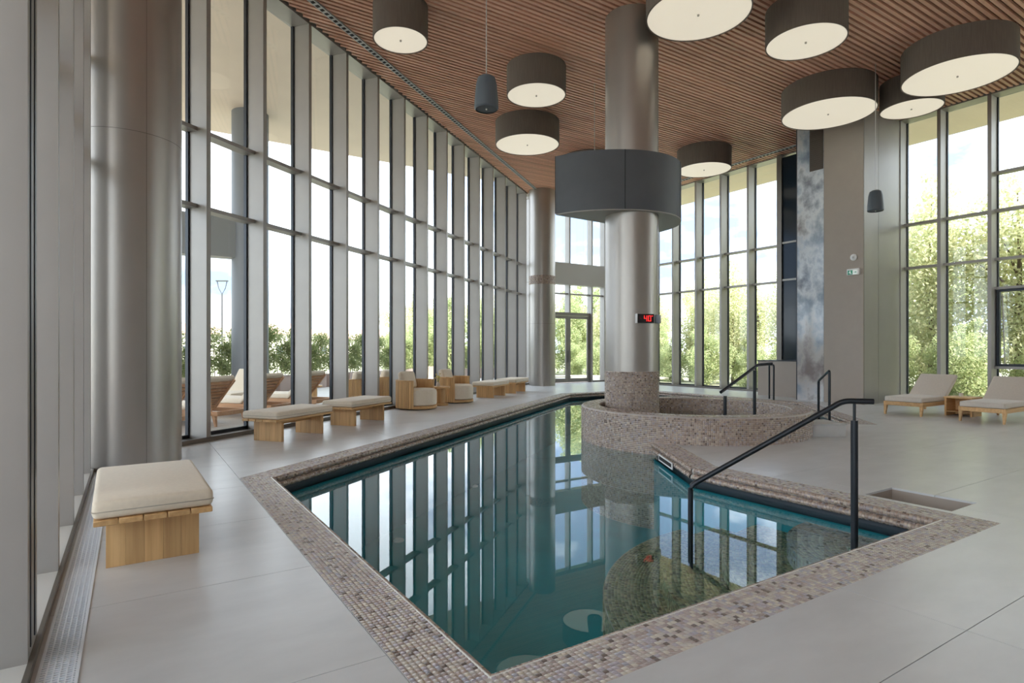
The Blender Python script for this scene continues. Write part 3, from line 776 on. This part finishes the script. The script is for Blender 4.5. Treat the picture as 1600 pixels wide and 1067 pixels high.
box('control_case', -.06, .06, -.05, .02, -.075, .075, 'steel_dark', cb, .004); box('control_plate', .0, .06, -.056, -.05, -.075, .075, 'white_plastic', cb)
def on_core(px, py):
    x_ = (px - 800) / F; Y = 15.59 / (CB * x_ + SB); x, y = uv(x_ * Y, Y); return y, EYE - (py - H0) / F * Y
y, z = on_core(1334, 402)
sn = tag(empty('wall_sensor', (15.6, y, z)), 'small round white sensor on the beige wall', 'sensor')
m_ = lathe_me('sensor_body', [(0, 0), (.085, 0), (.085, .025), (.06, .04), (0, .042)], 'white_plastic', 32); o = link('sensor_body', m_, sn); o.rotation_euler = (0, -math.pi / 2, 0)
o = link('sensor_eye', lathe_me('sensor_eye', [(0, .042), (.03, .042), (.02, .05), (0, .052)], 'diffuser_white', 24), sn); o.rotation_euler = (0, -math.pi / 2, 0)
y, z = on_core(1334, 425)
ex = tag(empty('exit_sign', (15.6, y, z)), 'small green and white emergency exit sign on the beige wall', 'sign')
box('sign_case', -.06, 0, -.16, .15, -.075, .085, 'white_plastic', ex, .004)
g_ = box('green_face', -.066, -.06, .005, .125, -.065, .045, 'exit_green', ex)
link('running_figure', boxes_me('running_figure', [(-.069, -.066, .05, .075, -.035, .01), (-.069, -.066, .055, .075, .014, .032), (-.069, -.066, .03, .05, -.05, -.03), (-.069, -.066, .075, .095, -.02, -.005)], 'exit_white'), g_)
w_ = box('white_face', -.066, -.06, -.115, .0, -.065, .045, 'exit_white', ex)
link('arrow', boxes_me('arrow', [(-.069, -.066, -.09, -.03, -.017, -.003), (-.069, -.066, -.09, -.072, -.03, .01)], 'exit_green'), w_)

# ------------------------------------------------------------------ furniture
def make_bench():
    o = empty('bench')
    sw = .66 / 5
    sm = box_me('slat', -.675, .675, -sw / 2 + .003, sw / 2 - .003, .315, .35, 'teak', .004, 1)
    for k in range(5): link('slat', sm, o, (0, -.33 + sw * (k + .5), 0))
    stv = box_me('stave', -.026, .026, -.0528, .0528, 0, .315, 'teak_v', .0012, 1)
    for x in (-.47, .47):
        p = box('end_panel', x - .02, x + .02, -.26, .26, .01, .31, 'teak_v', o)
        for k in range(5): link('stave', stv, p, (x, -.212 + .106 * k, 0))
    box('stretcher', -.45, .45, -.03, .03, .23, .315, 'teak', o)
    c = box('cushion', -.665, .665, -.335, .335, .352, .465, 'cushion', o, .035, 4)
    L = [(-.655, -.335, .40), (.655, -.335, .40), (.665, -.325, .40), (.665, .325, .40), (.655, .335, .40), (-.655, .335, .40), (-.665, .325, .40), (-.665, -.325, .40), (-.655, -.335, .40)]
    link('cushion_seam', tube_me('cushion_seam', L, .0035, 'piping', 6), c)
    return o
bench = make_bench()
def place(o, xy, rz, label, cat, group=None, z=0):
    o.location = (xy[0], xy[1], z); o.rotation_euler = (0, 0, rz); tag(o, label, cat, group); return o
g0 = Vector(G(238, 874)); b0 = (g0.x, g0.y + .47)
GB = 'teak benches with cream cushions'
place(bench, b0, math.pi / 2 + .02, 'nearest teak bench with cream cushion in front of the large left column', 'bench', GB)
def row(s_, off): p = Vector(C1) + E1 * s_ + nin * off; return (p.x, p.y)
for XY, lab in (((-3.57, 9.52), 'teak bench with cream cushion, second nearest, along the left glazing'),
                ((-2.95, 11.36), 'teak bench with cream cushion right before the nearer tub chair'),
                ((-.62, 17.65), 'teak bench with cream cushion next to the farther tub chair'),
                ((.03, 19.4), 'farthest teak bench with cream cushion near the far round column')):
    place(copy_tree(bench), uv(*XY), ANG, lab, 'bench', GB)

def make_chair():
    o = empty('tub_chair')          # faces +x
    a0, a1 = R_(62), R_(298)
    link('shell_core', lathe_me('shell_core', [(.43, .05), (.455, .05), (.455, .67), (.43, .67)], 'teak_v', 40, a0, a1, close=True), o)
    sm = box_me('shell_slat', .452, .482, -.026, .026, .03, .66, 'teak_v', .004, 1)
    N = 35
    for k in range(N):
        x = link('shell_slat', sm, o); x.rotation_euler = (0, 0, a0 + (a1 - a0) * (k + .5) / N)
    link('top_rail', lathe_me('top_rail', [(.425, .66), (.49, .66), (.49, .685), (.425, .685)], 'teak_v', 40, a0, a1, close=True), o)
    link('plinth', lathe_me('plinth', [(0, .02), (.42, .02), (.44, .03), (.44, .09), (0, .09)], 'teak', 48), o).location = (.06, 0, 0)
    link('foot_disc', lathe_me('foot_disc', [(0, 0), (.35, 0), (.35, .02), (0, .02)], 'dark_frame', 32), o).location = (.06, 0, 0)
    sx = lathe_me('seat_cushion', [(0, .09), (.38, .09), (.415, .11), (.425, .15), (.425, .40), (.41, .45), (.37, .475), (0, .485)], 'cushion', 56)
    link('seat_cushion', sx, o).location = (.07, 0, 0)
    p = box('back_pillow', -.08, .08, -.27, .27, -.21, .21, 'cushion', o, .07, 4); p.location = (-.26, 0, .67); p.rotation_euler = (0, R_(-14), 0)
    return o
chair = make_chair()
GC = 'slatted tub chairs indoors'
face = math.atan2(nin.y, nin.x)
c1 = uv(-2.27, 14.05); c2 = uv(-1.52, 15.75)
place(chair, c1, face - .12, 'slatted teak tub chair with cream seat, nearer one beside the pool', 'armchair', GC)
place(copy_tree(chair), c2, face - .05, 'slatted teak tub chair with cream seat, farther one beside the pool', 'armchair', GC)
for px, lab in ((548, 'slatted tub chair outside on the terrace behind the second bench, left one'), (592, 'slatted tub chair outside on the terrace, right one behind the nearer indoor chair')):
    x_ = (px - 800) / F; Y = 9.1 / -(.9403 * x_ - .3404); place(copy_tree(chair), at(px, Y), face + math.pi, lab, 'armchair', 'tub chairs on the terrace', z=-.03)

tb = empty('side_table')
link('table_top', lathe_me('table_top', [(0, .43), (.235, .43), (.245, .44), (.245, .465), (.235, .475), (0, .475)], 'teak', 40), tb)
link('stem', lathe_me('stem', [(.11, .05), (.11, .43)], 'teak_v', 24), tb)
link('base', lathe_me('base', [(0, 0), (.19, 0), (.20, .01), (.20, .04), (.19, .05), (0, .05)], 'teak', 32), tb)
tp = uv(-1.80, 14.85)
place(tb, tp, 0, 'round teak side table between the two indoor tub chairs', 'table')
vz = tag(empty('flower_vase', (tp[0] - .05, tp[1] + .03, .475)), 'small vase of pale yellow flowers on the round side table', 'vase')
link('vase_body', lathe_me('vase_body', [(0, 0), (.035, 0), (.05, .03), (.045, .07), (.022, .10), (.028, .12)], 'vase', 24), vz)
for k in range(9):
    a = k * 2.4; r = .03 + .06 * random.random(); zt = .2 + .12 * random.random()
    s_ = link('flower_stem', tube_me('flower_stem', [(0, 0, .08), (r * .5 * math.cos(a), r * .5 * math.sin(a), zt * .6), (r * math.cos(a), r * math.sin(a), zt)], .003, 'stem', 5), vz)
    link('blossom', lathe_me('blossom', [(0, -.015), (.02, -.005), (.028, .01), (.01, .015), (0, .012)], 'flower', 9), s_, (r * math.cos(a), r * math.sin(a), zt))

def make_lounger(cm='cushion_taupe', wm='teak', tilt=38):
    o = empty('sun_lounger')        # foot at x=0, head towards +x
    L, W = 1.95, .72
    for s_ in (-1, 1): box('side_rail', 0, L, s_ * W / 2 - .022, s_ * W / 2 + .022, .20, .28, wm, o, .004, 1)
    box('foot_rail', 0, .045, -W / 2 + .022, W / 2 - .022, .20, .28, wm, o, .004, 1); box('head_rail', L - .045, L, -W / 2 + .022, W / 2 - .022, .20, .28, wm, o, .004, 1)
    for x, dx in ((.035, -.035), (L - .10, .03)):
        for s_ in (-1, 1):
            V = []
            for z, e, ox in ((0, .020, dx), (.20, .036, 0)):
                for a_, b_ in ((-1, -1), (1, -1), (1, 1), (-1, 1)): V.append((x + ox + a_ * e, s_ * (W / 2 - .012) + b_ * e * .8, z))
            link('leg', mesh('leg', V, BF, wm), o)
    sm = box_me('deck_slat', -.03, .03, -W / 2 + .03, W / 2 - .03, .255, .275, wm)
    for k in range(12): link('deck_slat', sm, o, (.10 + k * .09, 0, 0))
    box('mattress', .0, 1.13, -W / 2 - .005, W / 2 + .005, .282, .39, cm, o, .028, 4)
    b = empty('backrest'); b.parent = o; b.location = (1.14, 0, .285); b.rotation_euler = (0, -R_(tilt), 0)
    box('back_cushion', 0, .78, -W / 2 - .005, W / 2 + .005, 0.01, .105, cm, b, .028, 4)
    bs = box_me('back_slat', -.028, .028, -W / 2 + .03, W / 2 - .03, -.018, .002, wm)
    for k in range(8): link('back_slat', bs, b, (.05 + k * .09, 0, 0))
    for s_ in (-1, 1): box('back_rail', 0, .76, s_ * (W / 2 - .05) - .018, s_ * (W / 2 - .05) + .018, -.045, -.005, wm, b)
    link('prop', tube_me('prop', [(1.62, -.2, .24), (1.60, -.2, .56)], .012, wm, 8), o)
    return o
lg = make_lounger()
GLr = 'teak loungers by the right glazing'
f1 = (Vector(G(1439, 651)) + Vector(G(1383, 646.5))) / 2; f2 = (Vector(G(1569, 663)) + Vector(G(1500, 657.5))) / 2
place(lg, f1, 0, 'teak sun lounger with taupe mattress by the right glazing, left one', 'sun lounger', GLr)
place(copy_tree(lg), f2, 0, 'teak sun lounger with taupe mattress cut by the right picture edge', 'sun lounger', GLr)
tq = (f1.x + 1.02, (f1.y + f2.y) / 2)
sb = tag(empty('lounger_table', (tq[0], tq[1], 0)), 'low square teak table between the two right loungers', 'table')
box('table_top', -.26, .26, -.26, .26, .37, .40, 'teak', sb, .004, 1)
for s_ in (-1, 1): box('side_panel', -.24, .24, s_ * .23 - .018, s_ * .23 + .018, 0, .37, 'teak', sb)
box('back_panel', .20, .235, -.21, .21, 0, .37, 'teak', sb); box('shelf', -.23, .2, -.21, .21, .08, .10, 'teak', sb)
cd = tag(empty('candle_glass', (tq[0] + .05, tq[1] + .05, .40)), 'small pale candle glass on the low square table', 'candle')
link('glass_cup', lathe_me('glass_cup', [(0, 0), (.035, 0), (.04, .07), (.036, .07), (.032, .01)], 'vase', 20), cd)
link('wax', lathe_me('wax', [(0, .05), (.033, .05)], 'white_plastic', 20), cd)

# ------------------------------------------------------------------ outside
GH = [(UL - .42, VB - .2), (UR + .42, VB - .2), (UR + .42, VF + .3), (C2[0] - .2, VF + .3), (C1[0] - .42, C1[1] + .25)]
def holed(nm, rect, z, m):
    lp = [[Vector((x, y, 0)) for x, y in rect], [Vector((x, y, 0)) for x, y in GH]]
    fl_ = [p for l in lp for p in l]; me = mesh(nm, [(p.x, p.y, z) for p in fl_], [tuple(t) for t in tessellate_polygon(lp)], m)
    bm = bmesh.new(); bm.from_mesh(me)
    bm.normal_update()
    for f in bm.faces:
        if f.normal.z < 0: f.normal_flip()
    bm.to_mesh(me); bm.free(); return tag(link(nm, me), kind='structure')
holed('ground', [(-140, -60), (160, -60), (160, 220), (-140, 220)], -.30, 'grass')
holed('terrace_bed', [(-14, -8), (18.6, -8), (18.6, 27), (-14, 27)], -.085, 'planter')
ter = tag(empty('terrace', (*C1, -.03), ANG), kind='structure')
pm = box_me('plank', -6, 22, -.07, .07, -.03, 0, 'plank')
for k in range(46): link('plank', pm, ter, (0, .50 + .146 * k, 0))
pv = tag(box('paving', UR + .45, 18.9, -8, 24, -.1, -.04, 'step_stone'), kind='structure')
ec = at(391, 16.6)
column(ec, .48, -.03, SOF, 'grey round column outside on the terrace under the roof', (), (), gm='outdoor_metal')
# portal beam running from the terrace column to the left
bmn = tag(empty('portal_frame', (ec[0], ec[1], -.03)), 'grey portal frame joined to the outdoor terrace column', 'portal')
box('beam', -4.5, -.3, -.25, .25, 3.95, 5.05, 'portal_metal', bmn)
box('portal_post', -4.5, -4.1, -.25, .25, 0, 3.95, 'portal_metal', bmn)
# outdoor loungers, facing away from the hall
lo = make_lounger('cushion', 'teak_red', 48)
def n2at(px, dist): x_ = (px - 800) / F; Y = dist / -(.9403 * x_ - .3404); return Vector(at(px, Y))
outn = -nin
GO = 'loungers on the terrace'
first = True
for px, lab in ((284, 'reddish outdoor lounger leftmost on the terrace beside the large column'), (352, 'reddish outdoor lounger seen from behind right of the first window fin'), (432, 'reddish outdoor lounger seen from behind above the second bench'), (500, 'reddish outdoor lounger seen from behind above the third bench')):
    hp = n2at(px, 9.0)
    l = lo if first else copy_tree(lo); first = False
    fp = hp + outn * 1.75
    place(l, fp, math.atan2(-outn.y, -outn.x), lab, 'sun lounger', GO, z=-.03)
hp = n2at(338, 11.3)
place(copy_tree(lo), (hp.x, hp.y), ANG + .25, 'outdoor lounger with raised back turned sideways before the planters', 'sun lounger', GO, z=-.03)
dt = copy_tree(tb); q = n2at(489, 10.4); place(dt, q, 0, 'round slatted table outside between the outdoor loungers', 'table', z=-.03)

# foliage
def crown_me(name, blobs, N, size, m):
    P = []
    wts = np.array([b[3] ** 2 for b in blobs]); wts = wts / wts.sum()
    which = rng.choice(len(blobs), N, p=wts); bl = np.array(blobs)[which]
    dr = rng.normal(size=(N, 3)); dr /= np.linalg.norm(dr, axis=1)[:, None]
    r = bl[:, 3] * rng.random(N) ** .45
    c = bl[:, :3] + dr * r[:, None] * np.array((1, 1, .85))
    a = rng.normal(size=(N, 3)); a /= np.linalg.norm(a, axis=1)[:, None]
    b = np.cross(a, rng.normal(size=(N, 3))); b /= np.linalg.norm(b, axis=1)[:, None]
    sz = (size * (.6 + .8 * rng.random(N)))[:, None]
    V = np.stack([c - a * sz, c - b * sz * .45, c + a * sz, c + b * sz * .45], 1).reshape(-1, 3)
    me = bpy.data.meshes.new(name); me.vertices.add(N * 4); me.vertices.foreach_set('co', V.reshape(-1))
    me.loops.add(N * 4); me.loops.foreach_set('vertex_index', np.arange(N * 4, dtype=np.int32)); me.polygons.add(N); me.polygons.foreach_set('loop_start', np.arange(0, N * 4, 4, dtype=np.int32))
    me.update(calc_edges=True); me.materials.append(MATS[m])
    t = me.attributes.new('rnd', 'FLOAT', 'FACE'); t.data.foreach_set('value', rng.random(N).astype(np.float32))
    return me
def make_tree(h, m, N, low=.18, spread=.24, slim=False):
    o = empty('tree')
    bl = []
    for k in range(16):
        z = h * (low + (1 - low) * (k + .5) / 16); t = (k + .5) / 16
        rad = h * spread * (math.sin(math.pi * min(1, .15 + .85 * t)) ** .6) * (.55 if slim else 1)
        a = random.random() * 6.28; q = rad * random.random() * .9
        bl.append((q * math.cos(a), q * math.sin(a), z, max(.35, rad * (.45 + .4 * random.random()))))
    f = link('crown', crown_me('crown', bl, int(N * 1.5), .085, m), o); f['kind'] = 'stuff'
    link('trunk', tube_me('trunk', [(0, 0, 0), (.05, .03, h * .3), (-.04, .06, h * .6), (.03, 0, h * .9)], [.13, .10, .07, .02], 'bark', 8), o)
    for b in bl[2:12:2]:
        link('branch', tube_me('branch', [(0, 0, b[2] * .75), (b[0] * .5, b[1] * .5, b[2] * .9), (b[0], b[1], b[2])], [.05, .035, .012], 'bark', 6), o)
    return o
protos = [make_tree(8.2, 'leaf_bright', 7500, .14), make_tree(7.0, 'leaf_mid', 8500, .08), make_tree(8.8, 'leaf_bright', 7500, .18, .22), make_tree(5.2, 'leaf_mid', 9000, .02, .34)]
used = [False] * 4
def put_tree(k, x, y, s_, lab, grp):
    o = copy_tree(protos[k]) if used[k] else protos[k]; used[k] = True
    o.location = (x, y, -.30); o.rotation_euler = (0, 0, random.random() * 6.28); o.scale = (s_, s_, s_); tag(o, lab, 'tree', grp)
L1 = 'bright yellow green tree in the wood outside the right glazing'; g1 = 'trees outside the right glazing'
for y in np.arange(-3, 30, 2.2):
    f_ = 1 if y < 11 else .70
    put_tree(random.choice((0, 2)), 25.2 + random.uniform(-.5, 1.2), y + random.uniform(-.8, .8), f_ * random.uniform(.85, 1.08), L1, g1)
    put_tree(random.choice((0, 1, 2)), 29.5 + random.uniform(-1, 1.5), y + 1.2 + random.uniform(-.8, .8), f_ * random.uniform(.9, 1.15), L1, g1)
for y in np.arange(-2, 31, 1.25):
    put_tree(3, 23.9 + random.uniform(-.6, 1.6), y, random.uniform(.34, .58), 'low green bush under the trees outside the right glazing', 'bushes outside the right glazing')
for x in np.arange(13, 33, 1.9):
    put_tree(random.choice((1, 3)), x, 32 + random.uniform(-1, 2), (.62 if x < 16 else .9) * random.uniform(.9, 1.1), 'green tree standing behind the glass doors at the far end', 'trees behind the glass doors')
for px, Y, s_ in ((612, 40, .62), (645, 42, .70), (680, 44, .70), (712, 46, .75), (745, 48, .75), (780, 46, .75), (835, 42, .75)):
    x, y = at(px, Y); put_tree(0, x, y, s_, 'green tree behind the hedge outside the left glazing', 'trees behind the left hedge')
# planters with shrubs along the terrace edge
pb = empty('shrub_planter')
box('planter_box', -.58, .58, -.22, .22, 0, .52, 'planter', pb, .008, 1)
bl = [(random.uniform(-.58, .58), random.uniform(-.12, .12), .72 + .16 * (k % 8) + random.uniform(0, .12), .22 + .08 * random.random()) for k in range(30)]
h = link('shrub', crown_me('shrub', bl, 4200, .045, 'leaf_hedge'), pb); h['kind'] = 'stuff'
for k in range(6): link('shrub_stem', tube_me('shrub_stem', [(-.45 + .18 * k, 0, .45), (-.47 + .19 * k, .03, 1.2), (-.5 + .2 * k, 0, 1.9)], [.012, .01, .005], 'bark', 5), pb)
# first wall offset: terrace edge runs parallel to the glazing
k0 = 0
for k in range(17):
    p = Vector(C1) + E1 * (1.0 + 1.32 * k) + outn * 7.0
    o = pb if k == 0 else copy_tree(pb)
    place(o, p, ANG, 'dark planter with a leafy shrub in the row along the terrace edge', 'planter', 'planters along the terrace edge', z=-.03)
    o.scale = (1, 1, random.uniform(.88, 1.08))
for k in range(4):
    o = copy_tree(pb); place(o, (14.0 + 1.3 * k, 26.0), 0, 'dark planter with a shrub seen through the glass doors', 'planter', 'planters behind the doors', z=-.03)
# street lamp
x, y = at(347, 30.5)
sp = tag(empty('street_lamp', (x, y, -.30), -BETA), 'tall street lamp with forked triangular head seen through the first window', 'street lamp')
link('lamp_pole', tube_me('lamp_pole', [(0, 0, 0), (0, 0, 4.6)], [.06, .035], 'lamp_post', 10), sp)
for s_ in (-1, 1): link('lamp_arm', tube_me('lamp_arm', [(0, 0, 4.55), (s_ * .17, 0, 4.85), (s_ * .25, 0, 5.2)], .022, 'lamp_post', 8), sp)
box('lamp_head', -.29, .29, -.10, .10, 5.2, 5.26, 'lamp_post', sp)
# distant buildings
for px, Y, L, hh, lab in ((345, 95, 26, 4.2, 'distant pale house with red roof behind the street lamp'), (462, 105, 17, 3.6, 'distant pale low house seen between the window fins'), (562, 120, 10, 4.0, 'distant pale house nearest to the left trees')):
    x, y = at(px, Y); o = tag(empty('distant_house', (x, y, -.3), -BETA), lab, 'building')
    box('house_wall', -L / 2, L / 2, 0, 9, 0, hh, 'far_wall', o)
    V = [(-L / 2 - .4, -.5, hh), (L / 2 + .4, -.5, hh), (L / 2 + .4, 9.5, hh), (-L / 2 - .4, 9.5, hh), (-L / 2 + 2, 4.5, hh + 1.9), (L / 2 - 2, 4.5, hh + 1.9)]
    link('house_roof', mesh('house_roof', V, [(0, 1, 5, 4), (1, 2, 5), (2, 3, 4, 5), (3, 0, 4), (3, 2, 1, 0)], 'far_roof'), o)
    wm = box_me('house_window', -.55, .55, -.04, .0, .9, 2.3, 'far_window')
    for k in range(int(L / 3)): link('house_window', wm, o, (-L / 2 + 1.5 + 3 * k, 0, 0))
# pale curved garden path beyond the far glazing
pp = [(18.6 + 4.6 * math.cos(t), 21.2 + 5.2 * math.sin(t)) for t in np.linspace(0, math.pi, 24)] + [(18.6 + 3.3 * math.cos(t), 21.2 + 3.9 * math.sin(t)) for t in np.linspace(math.pi, 0, 24)]
tag(link('garden_path', prism_me('garden_path', pp, -.12, -.025, 'far_wall')), kind='structure')
